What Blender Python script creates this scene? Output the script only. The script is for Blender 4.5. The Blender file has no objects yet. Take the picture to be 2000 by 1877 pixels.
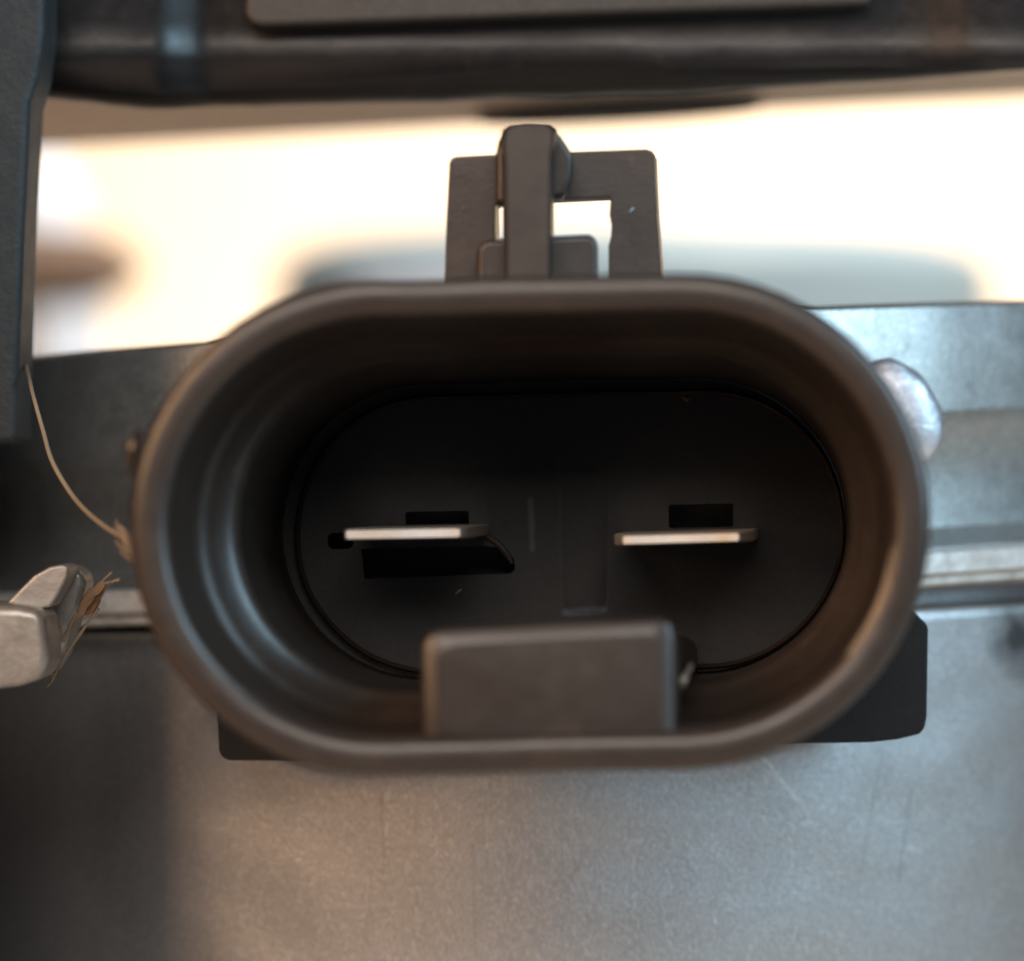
import bpy, bmesh, math, random
from mathutils import Vector, noise
random.seed(7)
S = bpy.context.scene
S.unit_settings.system = 'METRIC'
S.unit_settings.scale_length = 0.01          # one unit is one centimetre
R = math.radians

# ------------------------------------------------------------------ camera
D, K = 12.0, 650.0       # camera distance to the front rim (cm), photo pixels per cm there
cd = bpy.data.cameras.new('camera'); cam = bpy.data.objects.new('camera', cd)
S.collection.objects.link(cam); S.camera = cam
cam.location = (0, -D, 0); cam.rotation_euler = (R(90), 0, 0)
cd.sensor_width = 36; cd.lens = 36 * D / (2000 / K)
cd.clip_start = 0.1; cd.clip_end = 500
cd.dof.use_dof = True; cd.dof.focus_distance = D + 1.5
cd.dof.aperture_fstop = 0.42; cd.dof.aperture_blades = 0

# ------------------------------------------------------------------ light
W = bpy.data.worlds.new('World'); S.world = W; W.use_nodes = True
bg = W.node_tree.nodes['Background']; bg.inputs[0].default_value = (0.75, 0.85, 1, 1); bg.inputs[1].default_value = 0.09

def lamp(name, loc, target, size, power, col, size_y=None):
    l = bpy.data.lights.new(name, 'AREA'); l.energy = power; l.color = col
    l.shape = 'RECTANGLE'; l.size = size; l.size_y = size_y or size
    o = bpy.data.objects.new(name, l); S.collection.objects.link(o)
    o.location = loc
    o.rotation_euler = (Vector(target) - Vector(loc)).to_track_quat('-Z', 'Y').to_euler()
    return o
lamp('daylight_lamp', (13.5, -8, 6.5), (0.5, 1.5, -0.5), 4.5, 2300, (0.54, 0.82, 1.0), 11)
lamp('warm_lamp', (-9.5, -9, 5), (-0.3, 1.5, -0.8), 2.8, 1350, (1.0, 0.57, 0.29), 8)
lamp('soft_front_lamp', (-1.5, -21, 10.5), (0, 1, 0), 14, 3300, (1.0, 0.89, 0.80), 8)
bl = lamp('bench_lamp', (6, 22, 18), (3, 38, -1), 9, 8000, (1.0, 0.92, 0.80), 6)
bl.data.spread = R(100)

S.view_settings.view_transform = 'Standard'; S.view_settings.look = 'None'
S.view_settings.exposure = 0; S.view_settings.gamma = 1
S.render.engine = 'CYCLES'
S.cycles.max_bounces = 8; S.cycles.use_denoising = True
S.cycles.sample_clamp_indirect = 4

# ------------------------------------------------------------------ helpers
def P(px, py, y):
    """point at depth y (cm behind the rim) seen at photo pixel px, py"""
    k = (D + y) / D / K
    return Vector(((px - 1000) * k, y, (938 - py) * k))

def link(o, parent=None):
    S.collection.objects.link(o)
    if parent: o.parent = parent
    return o

def empty(name, label, cat, loc, group=None):
    o = bpy.data.objects.new(name, None); o.location = loc; o.empty_display_size = 0.3
    link(o); o['label'] = label; o['category'] = cat
    if group: o['group'] = group
    return o

def tag(o, label, cat, group=None):
    o['label'] = label; o['category'] = cat
    if group: o['group'] = group
    return o

def finish(name, bm, mat, parent=None, sharp=35, jitter=0.0, subdiv=0):
    bmesh.ops.remove_doubles(bm, verts=bm.verts, dist=1e-5)
    bmesh.ops.recalc_face_normals(bm, faces=bm.faces)
    if jitter:
        for v in bm.verts:
            n = noise.noise_vector(v.co * 4)
            v.co += n * jitter
    off = Vector(parent.location) if parent and parent.parent is None else (
        Vector(parent.parent.location) if parent else None)
    if off is None:
        xs = [v.co for v in bm.verts]
        off = Vector((sum(v.x for v in xs) / len(xs), sum(v.y for v in xs) / len(xs), min(v.z for v in xs)))
        own = off
    else:
        own = None
    bmesh.ops.translate(bm, verts=bm.verts, vec=-off)
    me = bpy.data.meshes.new(name); bm.to_mesh(me); bm.free()
    me.polygons.foreach_set('use_smooth', [True] * len(me.polygons))
    me.set_sharp_from_angle(angle=R(sharp))
    me.materials.append(mat)
    o = bpy.data.objects.new(name, me)
    link(o, parent)
    if own is not None: o.location = own
    if BEV[0]:
        wn = o.modifiers.new('weighted_normal', 'WEIGHTED_NORMAL'); wn.keep_sharp = True; wn.weight = 100; BEV[0] = False
    if subdiv:
        m = o.modifiers.new('subdivision', 'SUBSURF'); m.levels = m.render_levels = subdiv
    return o

BEV = [False]
def bevel_sharp(bm, w, seg=3, ang=30):
    BEV[0] = True
    bmesh.ops.remove_doubles(bm, verts=bm.verts, dist=1e-5)
    bmesh.ops.recalc_face_normals(bm, faces=bm.faces)
    es = [e for e in bm.edges if len(e.link_faces) == 2 and e.calc_face_angle(0) > R(ang)]
    if es:
        bmesh.ops.bevel(bm, geom=es, offset=w, segments=seg, profile=0.5, affect='EDGES', clamp_overlap=True)

def loft(bm, loops, cap0=True, cap1=True, closed=True):
    """loops: list of lists of Vector, all the same length"""
    rings = [[bm.verts.new(p) for p in lp] for lp in loops]
    n = len(rings[0])
    for a, b in zip(rings, rings[1:]):
        for i in range(n if closed else n - 1):
            j = (i + 1) % n
            bm.faces.new((a[i], a[j], b[j], b[i]))
    if cap0: bm.faces.new(rings[0])
    if cap1: bm.faces.new(rings[-1])
    return rings

def stadium(l, r, t, b, tilt=-1.3, n=28):
    """rounded slot outline in pixels"""
    rad = (b - t) / 2; cy = (t + b) / 2; cx = (l + r) / 2; h = max(0.0, (r - l) / 2 - rad)
    pts = []
    for i in range(n + 1):
        a = R(-90 + 180 * i / n); pts.append((h + rad * math.cos(a), rad * math.sin(a)))
    for k in range(1, 8): pts.append((h - 2 * h * k / 8, rad))
    for i in range(n + 1):
        a = R(90 + 180 * i / n); pts.append((-h + rad * math.cos(a), rad * math.sin(a)))
    for k in range(1, 8): pts.append((-h + 2 * h * k / 8, -rad))
    c, s = math.cos(R(tilt)), math.sin(R(tilt))
    return [(cx + x * c - y * s, cy + x * s + y * c) for x, y in pts]

def rrect(l, r, t, b, rad=8, tilt=-1.3, n=5):
    cx, cy = (l + r) / 2, (t + b) / 2; w, h = (r - l) / 2, (b - t) / 2
    pts = []
    for sx, sy, a0 in ((1, 1, 0), (-1, 1, 90), (-1, -1, 180), (1, -1, 270)):
        for i in range(n + 1):
            a = R(a0 + 90 * i / n)
            pts.append((sx * (w - rad) + rad * math.cos(a), sy * (h - rad) + rad * math.sin(a)))
    c, s = math.cos(R(tilt)), math.sin(R(tilt))
    return [(cx + x * c - y * s, cy + x * s + y * c) for x, y in pts]

def plate(bm, outer, holes, y0, y1, hshift=(0, 0)):
    """solid plate between depths y0 (front) and y1 with real holes; outlines in pixels at y0"""
    def ring(lp, y):
        # same physical outline at both depths, sheared along the connector axis
        return [bm.verts.new(P(px, py, y0) + Vector((AX * (y - y0), y - y0, 0))) for px, py in lp]
    lps = [outer] + holes
    fr = [ring(l, y0) for l in lps]; bk = [ring(l, y1) for l in lps]
    for rs in (fr, bk):
        es = []
        for r_ in rs:
            for i in range(len(r_)): es.append(bm.edges.new((r_[i], r_[(i + 1) % len(r_)])))
        bmesh.ops.triangle_fill(bm, edges=es, use_beauty=True)
    for a, b in zip(fr, bk):
        for i in range(len(a)):
            j = (i + 1) % len(a); bm.faces.new((a[i], a[j], b[j], b[i]))

AX = 0.088       # the connector's axis leans to the right as it goes back

def prism(bm, outline, y0, y1, shear=True, s1=1.0):
    a = [P(px, py, y0) for px, py in outline]
    c = sum(a, Vector()) / len(a)
    b = [c + (p - c) * s1 + Vector(((AX if shear else 0) * (y1 - y0), y1 - y0, 0)) for p in a]
    loft(bm, [a, b])

def tube(bm, pts, rads, n=8):
    loops = []
    for i, p in enumerate(pts):
        t = (pts[min(i + 1, len(pts) - 1)] - pts[max(i - 1, 0)]).normalized()
        u = t.cross(Vector((0, 1, 0.1))).normalized(); v = t.cross(u)
        loops.append([p + (u * math.cos(2 * math.pi * k / n) + v * math.sin(2 * math.pi * k / n)) * rads[i] for k in range(n)])
    loft(bm, loops)

def spline(pts, n=24):
    out = []; m = len(pts)
    for i in range(m - 1):
        p0, p1, p2, p3 = pts[max(i - 1, 0)], pts[i], pts[i + 1], pts[min(i + 2, m - 1)]
        for k in range(n):
            t = k / n
            out.append(0.5 * ((2 * p1) + (p2 - p0) * t + (2 * p0 - 5 * p1 + 4 * p2 - p3) * t * t + (3 * p1 - p0 - 3 * p2 + p3) * t ** 3))
    out.append(pts[-1]); return out

# ------------------------------------------------------------------ materials
def material(name, base, rough=0.5, metal=0.0, spec=0.5, tint=None, tint_scale=3, tint_amt=0.5, grain=0.0, grain_scale=90,
             stretch=None, rough_var=0.15, big=0.05, gmix=0.35, dust=None, dust_scale=60, lines=(), blotch=None):
    m = bpy.data.materials.new(name); m.use_nodes = True
    nt = m.node_tree; N = nt.nodes; L = nt.links; b = N['Principled BSDF']
    tc = N.new('ShaderNodeTexCoord'); co = tc.outputs['Object']
    def noise_tex(sc, det=4, vec=None, rgh=0.6):
        n = N.new('ShaderNodeTexNoise'); n.inputs['Scale'].default_value = sc; n.inputs['Detail'].default_value = det
        n.inputs['Roughness'].default_value = rgh; L.new(vec or co, n.inputs['Vector']); return n.outputs['Fac']
    def ramp(fac, a, c):
        r_ = N.new('ShaderNodeMapRange'); r_.inputs[1].default_value = a; r_.inputs[2].default_value = c
        L.new(fac, r_.inputs[0]); return r_.outputs[0]
    def mix(fac, c1, c2):
        x = N.new('ShaderNodeMix'); x.data_type = 'RGBA'
        if hasattr(fac, 'node'): L.new(fac, x.inputs[0])
        else: x.inputs[0].default_value = fac
        for s, c in ((x.inputs[6], c1), (x.inputs[7], c2)):
            if hasattr(c, 'node'): L.new(c, s)
            else: s.default_value = (*c, 1)
        return x.outputs[2]
    def mul(a, k):
        x = N.new('ShaderNodeMath'); x.operation = 'MULTIPLY'; L.new(a, x.inputs[0])
        if hasattr(k, 'node'): L.new(k, x.inputs[1])
        else: x.inputs[1].default_value = k
        return x.outputs[0]
    col = None
    t = ramp(noise_tex(tint_scale, 5), 0.35, 0.7)
    col = mix(mul(t, tint_amt), base, tint or tuple(c * 0.6 for c in base))
    if blotch:                                        # worn / stained patches
        bc, bs, lo, hi = blotch
        col = mix(ramp(noise_tex(bs, 8, rgh=0.75), lo, hi), col, bc)
    sv = co
    if stretch:                                       # brushed direction: rotate, then squash
        mp = N.new('ShaderNodeMapping'); mp.inputs['Rotation'].default_value = (0, stretch[0], 0)
        mp.inputs['Scale'].default_value = (stretch[1], 1, 1); L.new(co, mp.inputs['Vector'])
        sv = mp.outputs[0]
    g = noise_tex(grain_scale, 3, sv, 0.65)
    if grain:
        col = mix(mul(ramp(g, 0.45, 0.75), gmix), col, tuple(min(1, c * 1.7) for c in base))
    if dust:
        d = ramp(noise_tex(dust_scale, 6, rgh=0.8), 0.60, 0.72)
        col = mix(mul(d, 0.6), col, dust)
    for (p0, p1, w, c, amt) in lines:                 # scratches, painted glints and a dark reflection: distance to a segment
        p0 = Vector(p0); p1 = Vector(p1); ab = p1 - p0
        geo = N.new('ShaderNodeNewGeometry')
        s1 = N.new('ShaderNodeVectorMath'); s1.operation = 'SUBTRACT'; L.new(geo.outputs['Position'], s1.inputs[0]); s1.inputs[1].default_value = p0
        dt = N.new('ShaderNodeVectorMath'); dt.operation = 'DOT_PRODUCT'; L.new(s1.outputs[0], dt.inputs[0]); dt.inputs[1].default_value = ab / ab.length_squared
        cl = N.new('ShaderNodeClamp'); L.new(dt.outputs['Value'], cl.inputs[0])
        sc = N.new('ShaderNodeVectorMath'); sc.operation = 'SCALE'; sc.inputs[0].default_value = ab; L.new(cl.outputs[0], sc.inputs['Scale'])
        ds = N.new('ShaderNodeVectorMath'); ds.operation = 'DISTANCE'; L.new(s1.outputs[0], ds.inputs[0]); L.new(sc.outputs[0], ds.inputs[1])
        wv = N.new('ShaderNodeMath'); wv.operation = 'MULTIPLY_ADD'; L.new(noise_tex(9, 5), wv.inputs[0]); wv.inputs[1].default_value = w * 1.6; L.new(ds.outputs['Value'], wv.inputs[2])
        r_ = N.new('ShaderNodeMapRange'); r_.inputs[1].default_value = w * 0.8; r_.inputs[2].default_value = w * 1.9
        r_.inputs[3].default_value = amt; r_.inputs[4].default_value = 0; L.new(wv.outputs[0], r_.inputs[0])
        col = mix(r_.outputs[0], col, c)
    L.new(col, b.inputs['Base Color'])
    b.inputs['Metallic'].default_value = metal
    b.inputs['Specular IOR Level'].default_value = spec
    rr = N.new('ShaderNodeMapRange'); rr.inputs[3].default_value = max(0.05, rough - rough_var); rr.inputs[4].default_value = min(1, rough + rough_var)
    L.new(noise_tex(14, 6), rr.inputs[0]); L.new(rr.outputs[0], b.inputs['Roughness'])
    if grain:
        bp = N.new('ShaderNodeBump'); bp.inputs['Strength'].default_value = grain; bp.inputs['Distance'].default_value = 0.006
        L.new(g, bp.inputs['Height'])
        bp2 = N.new('ShaderNodeBump'); bp2.inputs['Strength'].default_value = big; bp2.inputs['Distance'].default_value = 0.02
        L.new(noise_tex(6, 3), bp2.inputs['Height']); L.new(bp.outputs[0], bp2.inputs['Normal'])
        L.new(bp2.outputs[0], b.inputs['Normal'])
    return m

M = {}
M['plastic'] = material('black_plastic', (0.026, 0.019, 0.0155), 0.35, rough_var=0.10, spec=0.6, tint=(0.040, 0.028, 0.022), blotch=((0.066, 0.048, 0.038), 5, 0.56, 0.80), grain=0.08, grain_scale=70, dust=(0.10, 0.085, 0.07), dust_scale=26)
M['plastic_in'] = material('inner_plastic', (0.011, 0.010, 0.010), 0.48, spec=0.2, tint=(0.018, 0.016, 0.015), grain=0.1, grain_scale=60, dust=(0.10, 0.09, 0.07), dust_scale=34)
M['plastic_floor'] = material('floor_plastic', (0.018, 0.017, 0.017), 0.42, spec=0.3, grain=0.1, grain_scale=60, dust=(0.06, 0.055, 0.05), dust_scale=34,  # base darker than the shroud, for the shade deep in the socket
    lines=[(P(1094, 905, 1.71), P(1097, 1200, 1.71), 0.009, (0.04, 0.042, 0.05), 0.35), (P(1184, 940, 1.71), P(1186, 1195, 1.71), 0.007, (0.04, 0.042, 0.05), 0.25),
           (P(1036, 975, 1.71), P(1040, 1072, 1.71), 0.014, (0.09, 0.095, 0.11), 0.8), (P(1105, 1196, 1.71), P(1180, 1190, 1.71), 0.016, (0.10, 0.11, 0.13), 0.8)])  # sheen streaks and bluish glints painted onto the floor
M['plastic_back'] = material('matte_block_plastic', (0.013, 0.013, 0.014), 0.5, spec=0.25, grain=0.15, grain_scale=80)
M['bar'] = material('cover_plastic', (0.011, 0.010, 0.011), 0.34, tint=(0.02, 0.018, 0.017), grain=0.1, grain_scale=40, dust=(0.06, 0.05, 0.04), dust_scale=12)
M['bar_panel'] = material('panel_plastic', (0.045, 0.040, 0.036), 0.6, grain=0.4, grain_scale=40)
M['strip'] = material('leathery_plastic', (0.024, 0.029, 0.032), 0.6, tint=(0.02, 0.02, 0.02), tint_scale=9, grain=0.5, grain_scale=40)
a45 = R(40)
CX, CR, CY = 0.10, 2.75, 2.10         # casing cylinder: axis x, radius, front depth
def on_casing(px, py):
    y = CY
    for _ in range(12):
        p = P(px, py, y); y = CY + CR - math.sqrt(CR * CR - (p.x - CX) ** 2)
    return P(px, py, y)
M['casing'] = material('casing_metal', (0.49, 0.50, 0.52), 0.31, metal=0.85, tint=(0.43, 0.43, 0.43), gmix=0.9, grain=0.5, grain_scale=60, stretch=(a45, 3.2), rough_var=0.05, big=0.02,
    lines=[(on_casing(a, b), on_casing(c, d), w, col, amt) for a, b, c, d, w, col, amt in (
           (1490, 1478, 1560, 1565, 0.006, (0.95, 0.98, 1), 0.9), (1560, 1565, 1590, 1612, 0.004, (0.95, 0.98, 1), 0.6),
           (745, 1560, 750, 1700, 0.009, (0.25, 0.24, 0.23), 0.35), (725, 1450, 722, 1520, 0.009, (0.25, 0.24, 0.23), 0.35),
           (922, 1650, 930, 1870, 0.008, (0.25, 0.24, 0.23), 0.25), (1722, 1470, 1675, 1740, 0.008, (0.25, 0.27, 0.28), 0.35),
           (1780, 1540, 1755, 1720, 0.006, (0.2, 0.21, 0.22), 0.5), (1775, 1655, 1800, 1662, 0.005, (0.9, 0.95, 1), 0.8),
           (1100, 1742, 1950, 1722, 0.010, (0.3, 0.32, 0.34), 0.4), (1395, 1796, 1399, 1800, 0.005, (0.95, 0.95, 1), 0.9),
           (1985, 1240, 2080, 1245, 0.17, (0.03, 0.03, 0.03), 0.85))])  # last segment paints a soft dark reflection into the metal
M['plate'] = material('plate_metal', (0.42, 0.43, 0.43), 0.40, metal=0.85, tint=(0.33, 0.32, 0.30), tint_scale=2.5, tint_amt=0.8, gmix=0.7, grain=0.3, grain_scale=60,
    stretch=(a45, 1.6), blotch=((0.16, 0.14, 0.12), 3.5, 0.56, 0.72))
M['lip'] = material('bare_edge_metal', (0.80, 0.80, 0.79), 0.42, metal=0.4, tint=(0.42, 0.38, 0.34), tint_scale=14, tint_amt=0.8, grain=0.4, grain_scale=30, rough_var=0.1)
M['flap'] = material('dull_flap_metal', (0.32, 0.33, 0.33), 0.40, metal=0.6, tint=(0.30, 0.26, 0.24), tint_scale=10, grain=0.3, grain_scale=30)
M['rivet'] = material('bright_zinc', (0.66, 0.70, 0.78), 0.48, metal=0.9, tint=(0.35, 0.36, 0.42), tint_scale=7, tint_amt=0.9, grain=0.7, grain_scale=22)
M['tin'] = material('tinned_brass', (0.96, 0.96, 0.94), 0.45, metal=0.85, tint=(0.80, 0.60, 0.40), tint_scale=7, tint_amt=0.9, grain=0.05, grain_scale=40)
M['strip_metal'] = material('tan_metal', (0.88, 0.74, 0.62), 0.7, metal=0.0, tint=(0.80, 0.64, 0.52), grain=0.3, grain_scale=10)
M['dark'] = material('dark_rubber', (0.02, 0.018, 0.016), 0.7)
M['fibre'] = material('dry_fibre', (0.27, 0.22, 0.16), 0.8)
M['husk'] = material('husk_skin', (0.24, 0.14, 0.07), 0.7, tint=(0.12, 0.07, 0.04), tint_scale=12)
M['grey_disc'] = material('grey_green_metal', (0.19, 0.255, 0.30), 0.5, metal=0.0, tint=(0.15, 0.20, 0.235), tint_scale=0.4)
M['wall'] = material('cream_paint', (0.86, 0.72, 0.57), 0.8, tint=(0.84, 0.66, 0.50), tint_scale=0.2)
M['brown'] = material('brown_rubber', (0.16, 0.10, 0.07), 0.7)
M['pale_blue'] = material('pale_blue_plastic', (0.42, 0.46, 0.54), 0.5)
M['bench'] = material('bench_wood', (0.72, 0.60, 0.48), 0.7, tint=(0.62, 0.48, 0.36), tint_scale=0.3)

# ------------------------------------------------------------------ setting
bm = bmesh.new()
loft(bm, [[Vector((x, 46, z)) for x, z in ((-40, -26), (40, -26), (40, 34), (-40, 34))],
          [Vector((x, 48, z)) for x, z in ((-40, -26), (40, -26), (40, 34), (-40, 34))]])
o = finish('wall', bm, M['wall']); o['kind'] = 'structure'
bm = bmesh.new()
loft(bm, [[Vector((x, y, -3.6)) for x, y in ((-40, -6), (40, -6), (40, 45.9), (-40, 45.9))],
          [Vector((x, y, -5.0)) for x, y in ((-40, -6), (40, -6), (40, 45.9), (-40, 45.9))]])
o = finish('floor', bm, M['bench']); o['kind'] = 'structure'

# ------------------------------------------------------------------ connector
con = empty('electrical_connector', 'black oval two-pin plastic connector socket in the middle of the photo', 'connector', P(1035, 1510, 0.6))

# outline per depth: (left, right, top, bottom, depth)
shell = [(415, 1800, 640, 1420, 1.75), (318, 1800, 590, 1452, 0.9), (262, 1808, 556, 1492, 0.30), (252, 1816, 544, 1506, 0.09), (252, 1819, 540, 1508, 0.045),
         (255, 1817, 542, 1506, 0.016), (262, 1811, 549, 1499, 0.003), (280, 1794, 567, 1482, 0.0),
         (300, 1772, 586, 1460, 0.0), (310, 1762, 596, 1449, 0.004), (328, 1744, 611, 1432, 0.020), (332, 1742, 614, 1430, 0.06),
         (352, 1732, 632, 1421, 0.27), (370, 1722, 643, 1411, 0.44), (379, 1717, 648, 1406, 0.50), (386, 1712, 652, 1402, 0.518), (396, 1704, 659, 1396, 0.526),
         (412, 1695, 667, 1386, 0.555), (436, 1680, 679, 1368, 0.60), (450, 1672, 686, 1356, 0.615), (462, 1664, 694, 1346, 0.628), (468, 1662, 698, 1342, 0.655),
         (473, 1660, 701, 1340, 0.74), (508, 1660, 722, 1330, 1.1),
         (546, 1655, 742, 1322, 1.62), (550, 1653, 745, 1320, 1.66), (550, 1653, 745, 1320, 1.75)]
bm = bmesh.new()
loops = []
for l, r, t, b, y in shell:
    loops.append([P(px, py, y) for px, py in stadium(l, r, t, b)])
rings = loft(bm, loops, cap0=False, cap1=False)
n = len(rings[0])
for i in range(n):                                    # close the back between outer and inner wall
    j = (i + 1) % n; bm.faces.new((rings[0][i], rings[0][j], rings[-1][j], rings[-1][i]))
finish('shroud', bm, M['plastic'], con, sharp=60, jitter=0.004)

# contact floor: holes above each pin, cutout below the left pin shaped as its shadow
bm = bmesh.new()
plate(bm, stadium(552, 1651, 747, 1318), [rrect(792, 916, 998, 1034, 5), rrect(1306, 1432, 984, 1030, 5),
      [(706, 1072), (948, 1066), (985, 1070), (1004, 1092), (1006, 1112), (996, 1120), (930, 1122), (712, 1130)],
      rrect(640, 690, 1040, 1072, 12)], 1.71, 1.76)
finish('back_plate', bm, M['plastic_floor'], con)
bm = bmesh.new()
prism(bm, stadium(540, 1660, 735, 1330), 1.96, 2.05)
finish('rear_wall', bm, M['plastic_back'], con)
# thin raised collar around the contact floor
bm = bmesh.new()
lo = []
for inset, y in ((0, 1.705), (0, 1.655), (5, 1.645), (11, 1.655), (11, 1.705)):
    lo.append([P(px, py, y) for px, py in stadium(574 + inset, 1652 - inset, 764 + inset, 1312 - inset)])
rg = loft(bm, lo, cap0=False, cap1=False)
for i in range(len(rg[0])):
    j = (i + 1) % len(rg[0]); bm.faces.new((rg[0][i], rg[0][j], rg[-1][j], rg[-1][i]))
finish('collar', bm, M['plastic'], con, sharp=60, jitter=0.004)
# central ribs between the pins
for (x, t, b, hw, hh) in ((1142, 905, 1208, 0.098, 0.010),):
    bm = bmesh.new(); loops = []
    for k in range(25):
        f = k / 24; e = (1 - (2 * f - 1) ** 8) ** 0.5 if 0 < k < 24 else 0.05
        c = P(x, t + (b - t) * f, 1.716)
        loops.append([c + Vector((hw * (0.7 + 0.3 * e) * math.cos(a), -hh * e * math.sin(a), 0)) for a in [math.pi * 2 * q / 24 for q in range(24)]])
    loft(bm, loops)
    finish('rib', bm, M['plastic_floor'], con, sharp=80)

# polarising key
bm = bmesh.new()
key_o = lambda dx: [(824 + dx, 1432), (824 + dx, 1256 + dx), (836 + dx, 1236 + dx), (862 + dx, 1228 + dx), (1080, 1216 + dx), (1290 - dx, 1209 + dx), (1310 - dx, 1217 + dx), (1318 - dx, 1238 + dx), (1320 - dx, 1432)]
loops = [[P(*p, 0.062) for p in key_o(32)], [P(*p, 0.063) for p in key_o(27)], [P(*p, 0.068) for p in key_o(22)], [P(*p, 0.072) for p in key_o(8)], [P(*p, 0.080) for p in key_o(2)], [P(*p, 0.10) for p in key_o(0)]]
last = loops[-1]
for y in (0.7, 1.2, 1.72): loops.append([p + Vector((AX * (y - 0.10), y - 0.10, -0.055 * (y - 0.1) - 0.03)) for p in last])
loft(bm, loops)
finish('key_block', bm, M['plastic'], con, sharp=50, jitter=0.004)
# little curl of moulding flash beside the key
bm = bmesh.new()
tube(bm, spline([P(1322, 1352, 0.50), P(1328, 1338, 0.44), P(1336, 1326, 0.42), P(1350, 1300, 0.5)], 5), [0.008 + 0.01 * math.sin(math.pi * min(1, i / 12)) for i in range(16)])
finish('moulding_flash', bm, M['tin'], con)

# raised sliver added for the light streak beside the left pin's shadow
bm = bmesh.new()
tube(bm, [P(950, 1046, 1.70), P(975, 1064, 1.70), P(992, 1084, 1.70), P(1000, 1100, 1.70)], [0.006, 0.011, 0.011, 0.006])
finish('light_streak', bm, M['plastic'], con)
# parting line flash on the outside left of the shroud
bm = bmesh.new()
tube(bm, spline([P(276, 838, 0.12), P(264, 862, 0.10), P(257, 890, 0.10), P(254, 930, 0.12)], 5), [0.004 + 0.016 * math.sin(math.pi * i / 15) for i in range(16)])
finish('parting_flash', bm, M['plastic'], con)

# contact pins
def pin(l, r, t, b, tilt, yt, g=22):
    bm = bmesh.new()
    c = [(l, t), (r, t), (r, b), (l, b)]
    w = (r - l)
    cx, cy = (l + r) / 2, (t + b) / 2
    def sec(gx, gy, y):
        hw, hh = w / 2 + gx, (b - t) / 2 + gy
        ct, st = math.cos(R(tilt)), math.sin(R(tilt))
        lp = []
        for sx, sy in ((-1, -1), (1, -1), (1, 1), (-1, 1)):
            for (ex, ey) in (((0, 3), (3, 0)) if sx * sy > 0 else ((3, 0), (0, 3))):
                x, z = sx * (hw - ex), sy * (hh - ey); lp.append((cx + x * ct - z * st, cy + x * st + z * ct))
        base = [P(*p, yt) for p in lp]
        return [p + Vector((AX * (y - yt), y - yt, 0)) for p in base]
    loft(bm, [sec(-3, -3, yt), sec(0, -1, yt + 0.008), sec(4, 0, yt + 0.03), sec(g, 1, yt + 0.22), sec(g, 1, 1.9)])
    finish('contact_pin', bm, M['tin'], con, sharp=25)
pin(673, 901, 1031, 1053, -1.0, 0.92, 9)
pin(1214, 1446, 1041, 1062, -1.6, 0.92)

# rear mounting block
bm = bmesh.new()
ol = [(424, 1150), (424, 1392), (427, 1466), (434, 1480), (448, 1485), (640, 1487), (1200, 1462), (1560, 1452), (1700, 1450), (1755, 1444),
      (1796, 1434), (1807, 1424), (1811, 1400), (1813, 1222), (1806, 1214), (1760, 1170), (1100, 1150)]
prism(bm, ol, 1.78, 2.06, shear=False); bevel_sharp(bm, 0.012, 2)
finish('mounting_block', bm, M['plastic_back'], con, jitter=0.003)

# latch on top
bm = bmesh.new()
out = [(866, 590), (872, 420), (877, 318), (881, 309), (890, 305), (965, 301), (1120, 295), (1262, 290), (1274, 294), (1279, 304), (1284, 420), (1297, 590)]
win = [(967, 545), (967, 402), (975, 394), (1080, 390), (1188, 385), (1192, 390), (1191, 400), (1190, 420), (1194, 440), (1193, 462), (1188, 480), (1188, 545)]
plate(bm, out, [win], 1.0, 1.16); bevel_sharp(bm, 0.012, 2, 50)
finish('latch_frame', bm, M['plastic'], con)
bm = bmesh.new()
arm = [(986, 560), (985, 470), (983, 330), (979, 268), (984, 250), (996, 241), (1030, 237), (1072, 239), (1083, 248), (1086, 262), (1080, 300), (1076, 560)]
a = [P(px, py, 0.62) for px, py in arm]
b0 = [P(1031 + (px - 1031) * 1.02, py, 0.66) for px, py in arm]
loft(bm, [[P(1031 + (px - 1031) * 0.86, py + (6 if py < 300 else 0), 0.60) for px, py in arm], a, b0, [P(px + (4 if px > 1031 else -2), py + 3, 0.99) for px, py in arm]])
finish('latch_arm', bm, M['plastic'], con, sharp=40)
bm = bmesh.new()     # sloped shoulder that joins arm and frame
prism(bm, [(968, 300), (976, 262), (1085, 252), (1098, 268), (1120, 302), (1117, 345), (1105, 384), (1082, 389), (968, 400)], 0.86, 1.04, shear=False)
bevel_sharp(bm, 0.02, 3)
finish('latch_shoulder', bm, M['plastic'], con)
bm = bmesh.new()
prism(bm, [(930, 590), (932, 480), (950, 468), (1060, 462), (1150, 458), (1163, 464), (1168, 480), (1169, 590)], 0.80, 1.02, shear=False); bevel_sharp(bm, 0.02, 3)
finish('latch_base', bm, M['plastic'], con)
bm = bmesh.new()     # web from the shroud up to the latch
prism(bm, [(868, 640), (868, 553), (1290, 543), (1290, 640)], 0.62, 1.3, shear=False); bevel_sharp(bm, 0.012, 2)
finish('latch_web', bm, M['plastic'], con)

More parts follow.
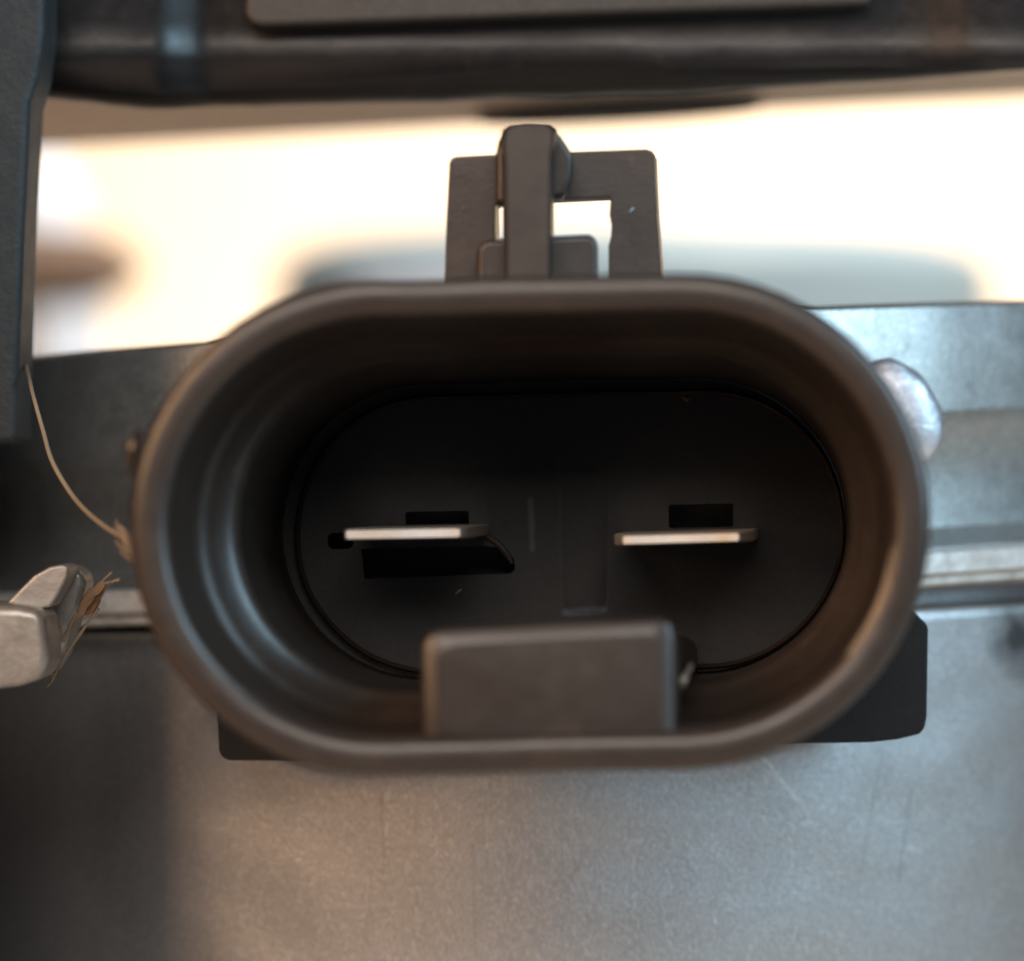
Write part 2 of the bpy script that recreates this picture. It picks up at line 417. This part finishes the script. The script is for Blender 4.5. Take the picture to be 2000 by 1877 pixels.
# ------------------------------------------------------------------ lower casing (upright cylinder)
def cyl(theta, r, z): return Vector((CX + (CR + r) * math.sin(theta), CY + CR - (CR + r) * math.cos(theta), z))
DIMPLE = False
def dimple(th, z):
    if not DIMPLE: return 0.0
    p = cyl(th, 0, z); q = P(1985, 1245, 2.6)
    d = math.hypot((p.x - q.x) / 1.3, p.z - q.z) / 0.20
    return 0.14 * math.exp(-d * d * d)
def casing_strip(prof, a0=-78, a1=78, n=96, slope=0.043, wob=0.0):
    """prof: closed list of (radial offset, z); z follows the tilt"""
    loops = []
    for i in range(n + 1):
        th = R(a0 + (a1 - a0) * i / n)
        loops.append([cyl(th, r + wob * noise.noise(Vector((th * 9, z * 4, 1))) - dimple(th, z), z + slope * (CX + CR * math.sin(th))) for r, z in prof])
    return loops
def pz(py, y=CY): return P(0, py, y).z
bm = bmesh.new()
prof = [(-0.6, pz(1178)), (-0.16, pz(1178)), (-0.16, pz(1212)), (-0.01, pz(1222)), (0, pz(1232))] + [(0, pz(1232) + (pz(2250) - pz(1232)) * k / 70) for k in range(1, 70)] + [(0, pz(2250)), (-0.6, pz(2250))]
loft(bm, casing_strip(prof, slope=0.03, wob=0.004, n=200)); DIMPLE = False
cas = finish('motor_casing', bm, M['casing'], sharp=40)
tag(cas, 'brushed grey metal cylindrical casing below the oval connector, half warm half blue lit', 'metal casing')

# upper plate with a bare lip
up = empty('mounting_plate', 'stained grey metal plate with a bare cut edge running behind the connector', 'metal plate', (0, CY, pz(1190)))
bm = bmesh.new()
prof = [(-0.5, pz(630)), (-0.03, pz(626)), (0.0, pz(636)), (0.02, pz(700)), (0.03, pz(845)), (0.0, pz(862)), (-0.02, pz(880)), (-0.03, pz(1000)), (-0.01, pz(1080)), (0.05, pz(1106)), (0.11, pz(1116)), (0.11, pz(1168)), (-0.5, pz(1168))]
loft(bm, casing_strip(prof, wob=0.008, slope=0.055))
finish('face_sheet', bm, M['plate'], up, sharp=40)
bm = bmesh.new()
prof = [(0.10, pz(1116)), (0.20, pz(1118)), (0.225, pz(1122)), (0.225, pz(1160)), (0.21, pz(1166)), (0.18, pz(1169)), (0.178, pz(1182)), (0.16, pz(1189)), (0.0, pz(1190)), (0.0, pz(1116))]
loft(bm, casing_strip(prof, wob=0.006, n=140, slope=0.052))
finish('cut_edge', bm, M['lip'], up, sharp=40)
bm = bmesh.new()
bmesh.ops.create_uvsphere(bm, u_segments=28, v_segments=16, radius=1)
c = P(1752, 806, 2.18)
for v in bm.verts:
    s = 1 + 0.06 * noise.noise(v.co * 2.2)
    v.co = Vector((c.x + v.co.x * 0.165 * s, c.y + v.co.y * 0.06 * s, c.z + v.co.z * 0.185 * s - 0.05 * v.co.x))
finish('rivet_head', bm, M['rivet'], up, sharp=80)
# ------------------------------------------------------------------ folded ear at the left
ear = empty('folded_metal_ear', 'bent shiny metal ear curling out at the left edge of the casing', 'metal bracket', P(60, 1345, 1.6))
bm = bmesh.new()
lobe = [(-120, 1182), (-20, 1180), (40, 1180), (76, 1186), (88, 1204), (92, 1240), (96, 1280), (90, 1306), (70, 1326), (36, 1338), (0, 1344), (-120, 1352)]
prism(bm, lobe, 1.00, 1.38, shear=False); bevel_sharp(bm, 0.035, 5)
finish('front_flap', bm, M['flap'], ear, jitter=0.01)
bm = bmesh.new()
lobe = [(12, 1178), (40, 1150), (66, 1124), (98, 1106), (124, 1102), (134, 1108), (132, 1126), (112, 1164), (96, 1186), (70, 1192)]
prism(bm, lobe, 1.15, 1.45, shear=False); bevel_sharp(bm, 0.045, 6)
finish('upper_flap', bm, M['flap'], ear)
bm = bmesh.new()
lobe = [(70, 1190), (96, 1150), (116, 1108), (140, 1106), (162, 1116), (168, 1140), (154, 1190), (140, 1230), (124, 1280), (98, 1320), (76, 1300)]
prism(bm, lobe, 1.44, 1.72, shear=False); bevel_sharp(bm, 0.03, 4)
finish('fold', bm, M['flap'], ear)

# ------------------------------------------------------------------ debris
bm = bmesh.new()
pts = spline([P(44, 690, 2.35), P(56, 735, 1.8), P(66, 776, 1.5), P(84, 840, 1.4), P(104, 905, 1.3), P(150, 978, 1.2), P(205, 1028, 1.0), P(256, 1056, 0.75)], 8)
tube(bm, pts, [0.006 + 0.003 * (i / len(pts)) for i in range(len(pts))])
o = finish('hair', bm, M['fibre'])
tag(o, 'long pale hair curving down to the left side of the connector rim', 'hair')
bm = bmesh.new()
pts = spline([P(228, 1022, 0.85), P(240, 1040, 0.8), P(250, 1060, 0.72), P(258, 1085, 0.6)], 6)
tube(bm, pts, [0.004 + 0.014 * math.sin(math.pi * i / (len(pts) - 1)) for i in range(len(pts))])
o = finish('lint', bm, M['fibre'])
for k in range(7):
    q = spline([P(232 + 4 * k + random.uniform(-8, 4), 1016 + 9 * k, 0.84), P(240 + random.uniform(-14, 10), 1040 + 6 * k, 0.78), P(254 + random.uniform(-4, 8), 1062 + 6 * k, 0.7)], 5)
    bm = bmesh.new(); tube(bm, q, [0.0035] * len(q), 5); finish('strand', bm, M['fibre'], o)
tag(o, 'small tuft of pale lint stuck on the left side of the connector rim', 'lint')
for (pts, r, m, lab) in (
        ([P(1228, 416, 0.99), P(1232, 411, 0.985), P(1238, 405, 0.99)], 0.0035, 'pale_blue', 'tiny white dust fleck on the right upright of the latch frame'),
        ([P(1334, 776, 1.70), P(1342, 781, 1.69), P(1348, 778, 1.70)], 0.006, 'husk', 'tiny yellowish crumb at the top of the socket floor, above the right pin'),
        ([P(890, 1160, 1.70), P(896, 1154, 1.69), P(902, 1150, 1.70)], 0.004, 'pale_blue', 'tiny pale dust fleck on the socket floor below the left pin')):
    bm = bmesh.new(); tube(bm, pts, [r * 0.6, r, r * 0.6], 6)
    tag(finish('dust_fleck', bm, M[m]), lab, 'dust', 'dust flecks on the connector')
hk = empty('seed_husk', 'orange brown dry seed husk with trailing bristles beside the folded ear', 'seed husk', P(170, 1200, 1.4))
bm = bmesh.new()
lobe = [(152, 1196), (156, 1176), (168, 1160), (176, 1148), (186, 1146), (198, 1134), (204, 1140), (200, 1158), (194, 1176), (184, 1192), (168, 1200)]
prism(bm, lobe, 1.38, 1.42, shear=False); bevel_sharp(bm, 0.01, 2)
finish('husk_shell', bm, M['husk'], hk, jitter=0.012)
for k in range(6):            # papery scales overlapping along the husk
    cx, cy = 164 + 6 * k + random.uniform(-3, 3), 1188 - 8 * k + random.uniform(-3, 3); a = R(-58 + random.uniform(-22, 22)); ln = random.uniform(14, 24); wd = random.uniform(4, 7)
    pts = [(cx + math.cos(t) * ln * math.cos(a) - math.sin(t) * wd * math.sin(a), cy + math.cos(t) * ln * math.sin(a) + math.sin(t) * wd * math.cos(a)) for t in [2 * math.pi * q / 10 for q in range(10)]]
    bm = bmesh.new(); prism(bm, pts, 1.36 - 0.006 * k, 1.372 - 0.006 * k, shear=False); finish('husk_scale', bm, M['husk'], hk, jitter=0.02)
for k in range(5):
    bm = bmesh.new(); x0 = 190 + 4 * k; q = spline([P(x0 - 10, 1170, 1.38), P(x0 + random.uniform(0, 12), 1140, 1.36), P(x0 + random.uniform(6, 44), 1116 + random.uniform(0, 30), 1.33)], 5)
    tube(bm, q, [0.0035] * len(q), 5); finish('bristle', bm, M['fibre'], hk)
for pts in ([(192, 1188), (170, 1218), (140, 1262), (116, 1300), (96, 1336)], [(152, 1192), (138, 1220), (128, 1242), (114, 1278), (98, 1310)], [(118, 1222), (116, 1250), (112, 1282)], [(100, 1282), (112, 1262), (126, 1240)], [(90, 1300), (104, 1322), (92, 1340)]):
    bm = bmesh.new(); q = spline([P(a, b, 1.40 + 0.02 * k) for k, (a, b) in enumerate(pts)], 5)
    tube(bm, q, [0.005 * (0.6 + 0.8 * random.random()) for _ in q], 6); finish('bristle', bm, M['fibre'], hk)

# ------------------------------------------------------------------ cover above
cov = empty('plastic_cover', 'blurred black plastic cover bar across the top of the photo', 'plastic cover', P(1000, 200, 2.6))
def bar_bottom(x):
    if x < 300: return 213 - 26 * ((300 - x) / 230) ** 1.6 if x > 60 else 187 - 0.02 * (60 - x)
    return 213 - (x - 300) * 0.030 - max(0, x - 1300) * 0.030 - max(0, x - 1750) * 0.01
def smooth(t): t = max(0.0, min(1.0, t)); return t * t * (3 - 2 * t)
def bar_y(x):
    return -0.075 * smooth((415 - x) / 120) - 0.08 * smooth((x - 1790) / 130)
bm = bmesh.new(); loops = []
xs = list(range(-260, 260, 40)) + list(range(260, 440, 12)) + list(range(440, 2300, 60))
for x in xs:
    b = bar_bottom(x); y0 = 2.45 + bar_y(x)
    lp = [(-330, y0 - 0.085), (-120, y0 - 0.042), (40, y0 - 0.006), (64, y0), (84, y0 - 0.003), (104, y0 - 0.003), (120, y0 + 0.003), (134, y0 + 0.016), (b - 48, y0 + 0.03), (b - 22, y0 + 0.08), (b - 6, y0 + 0.15), (b, y0 + 0.22), (b - 14, y0 + 0.7), (b - 45, y0 + 1.6), (-330, y0 + 1.6)]
    loops.append([P(x, py, 2.45 + 0 * y) + Vector((0, y - 2.45, 0)) if False else P(x, py, y) for py, y in lp])
loft(bm, loops)
finish('cover_body', bm, M['bar'], cov, sharp=50, jitter=0.01)
bm = bmesh.new()
pan = [(478, -200), (476, 22), (480, 36), (490, 45), (510, 50), (760, 42), (1100, 29), (1500, 15), (1690, 8), (1706, 0), (1708, -200)]
prism(bm, pan, 2.30, 2.60, shear=False); bevel_sharp(bm, 0.025, 4)
finish('raised_panel', bm, M['bar_panel'], cov, jitter=0.006)

bm = bmesh.new()
arm = [(-260, -260), (90, -260), (88, 60), (76, 150), (60, 200), (52, 330), (47, 480), (42, 620), (38, 700), (36, 770), (35, 850), (30, 868), (-260, 872)]
prism(bm, arm, 1.85, 2.25, shear=False); bevel_sharp(bm, 0.05, 4)
o = finish('plastic_strut', bm, M['strip'], None, jitter=0.008)
tag(o, 'dark grey grained plastic strut standing along the left edge of the photo', 'strut')

# unseen blocker added out of view to darken the casing's left side
bm = bmesh.new()
prism(bm, [(-900, -700), (-215, -700), (-215, 2900), (-900, 2900)], 1.1, 3.2, shear=False); bevel_sharp(bm, 0.08, 3)
finish('shade_blocker', bm, M['bar'], o)

# tan strip under the cover with a slot
st = empty('tan_metal_strip', 'blurred tan metal strip with a dark pad under it, just below the black cover', 'metal strip', P(1000, 290, 6))
def flat(lp, z0, z1):          # horizontal plate seen from below, outlines in x, y; rises a little to the right
    bm = bmesh.new()
    rs = [[[bm.verts.new((x, y, z + 0.052 * x)) for x, y in l] for l in lp] for z in (z0, z1)]
    for r_ in rs:
        es = [bm.edges.new((q[i], q[(i + 1) % len(q)])) for q in r_ for i in range(len(q))]
        bmesh.ops.triangle_fill(bm, edges=es, use_beauty=True)
    for a, b in zip(*rs):
        for i in range(len(a)):
            j = (i + 1) % len(a); bm.faces.new((a[i], a[j], b[j], b[i]))
    return bm
ell = lambda cx, cy, rx, ry: [(cx + rx * math.cos(t), cy + ry * math.sin(t)) for t in [2 * math.pi * k / 40 for k in range(40)]]
bm = flat([[(-6, 4.5), (6, 4.5), (6, 7.45), (-6, 7.45)]], 1.73, 2.2); bevel_sharp(bm, 0.02, 3, 50)
finish('strip_body', bm, M['strip_metal'], st)
bm = flat([ell(0.50, 6.60, 0.66, 0.40)], 1.66, 1.74)
finish('rubber_pad', bm, M['dark'], st)

# ------------------------------------------------------------------ far things
def disc(c, rx, ry, rz, prof, mat, name, parent, tilt=0):
    bm = bmesh.new(); loops = []
    for s, h in prof:
        loops.append([Vector((c.x + rx * s * math.cos(t), c.y + ry * s * math.sin(t), c.z + h * rz)) for t in [2 * math.pi * k / 64 for k in range(64)]])
    loft(bm, loops)
    return finish(name, bm, mat, parent, sharp=50)
YD = 27
lid = empty('oval_metal_canister', 'far blurred grey oval metal canister standing behind the connector', 'canister', P(1240, 640, YD))
c = P(1240, 600, YD); k = (D + YD) / D / K; dn = -3.6 - c.z
disc(c, 700 * k, 3.4, 1, [(1.0, dn), (1.0, 60 * k), (0.98, 90 * k), (0.93, 112 * k), (0.85, 130 * k), (0.6, 146 * k), (0.2, 152 * k)], M['grey_disc'], 'canister_body', lid)
c = P(900, 600, YD - 4); k = (D + YD - 4) / D / K
disc(c, 230 * k, 0.4, 1, [(1.0, -3.6 - c.z), (1.0, 60 * k), (0.9, 72 * k), (0.3, 78 * k)], M['pale_blue'], 'canister_neck', lid)

def blob(name, c, r, mat, label, cat):
    bm = bmesh.new(); bmesh.ops.create_icosphere(bm, subdivisions=4, radius=1)
    for v in bm.verts:
        s = 1 + 0.18 * noise.noise(v.co * 1.6); v.co = Vector((c.x + v.co.x * r[0] * s, c.y + v.co.y * r[1] * s, c.z + v.co.z * r[2] * s))
    return tag(finish(name, bm, mat, sharp=80), label, cat)
k = (D + 26) / D / K
blob('dark_stopper', P(40, 524, 26), (270 * k, 1.2, 84 * k), M['brown'], 'far blurred dark brown stopper at the left, lying on the cream block', 'stopper')
bm = bmesh.new(); a0 = P(-500, 584, 26); a1 = P(40, 584, 26)
loft(bm, [[Vector((x, y, z)) for x, y in ((a0.x, 24.6), (a1.x, 24.6), (a1.x, 27.6), (a0.x, 27.6))] for z in (-3.6, a0.z)]); bevel_sharp(bm, 0.2, 3)
tag(finish('cream_block', bm, M['wall']), 'far blurred cream block under the brown stopper at the left', 'block')
c = P(40, 400, 30); k = (D + 30) / D / K
bm = bmesh.new(); top = c.z + 110 * k
loft(bm, [[Vector((c.x + r * k * math.cos(t), 30 + r * k * 0.5 * math.sin(t), z)) for t in [2 * math.pi * q / 32 for q in range(32)]]
          for r, z in ((170, -3.6), (175, -3.0), (175, top - 2.2), (165, top - 1.2), (120, top - 0.5), (70, top - 0.1), (40, top))])
tag(finish('plastic_bottle', bm, M['pale_blue'], sharp=60), 'far blurred pale blue bottle standing behind the brown stopper at the left', 'bottle')
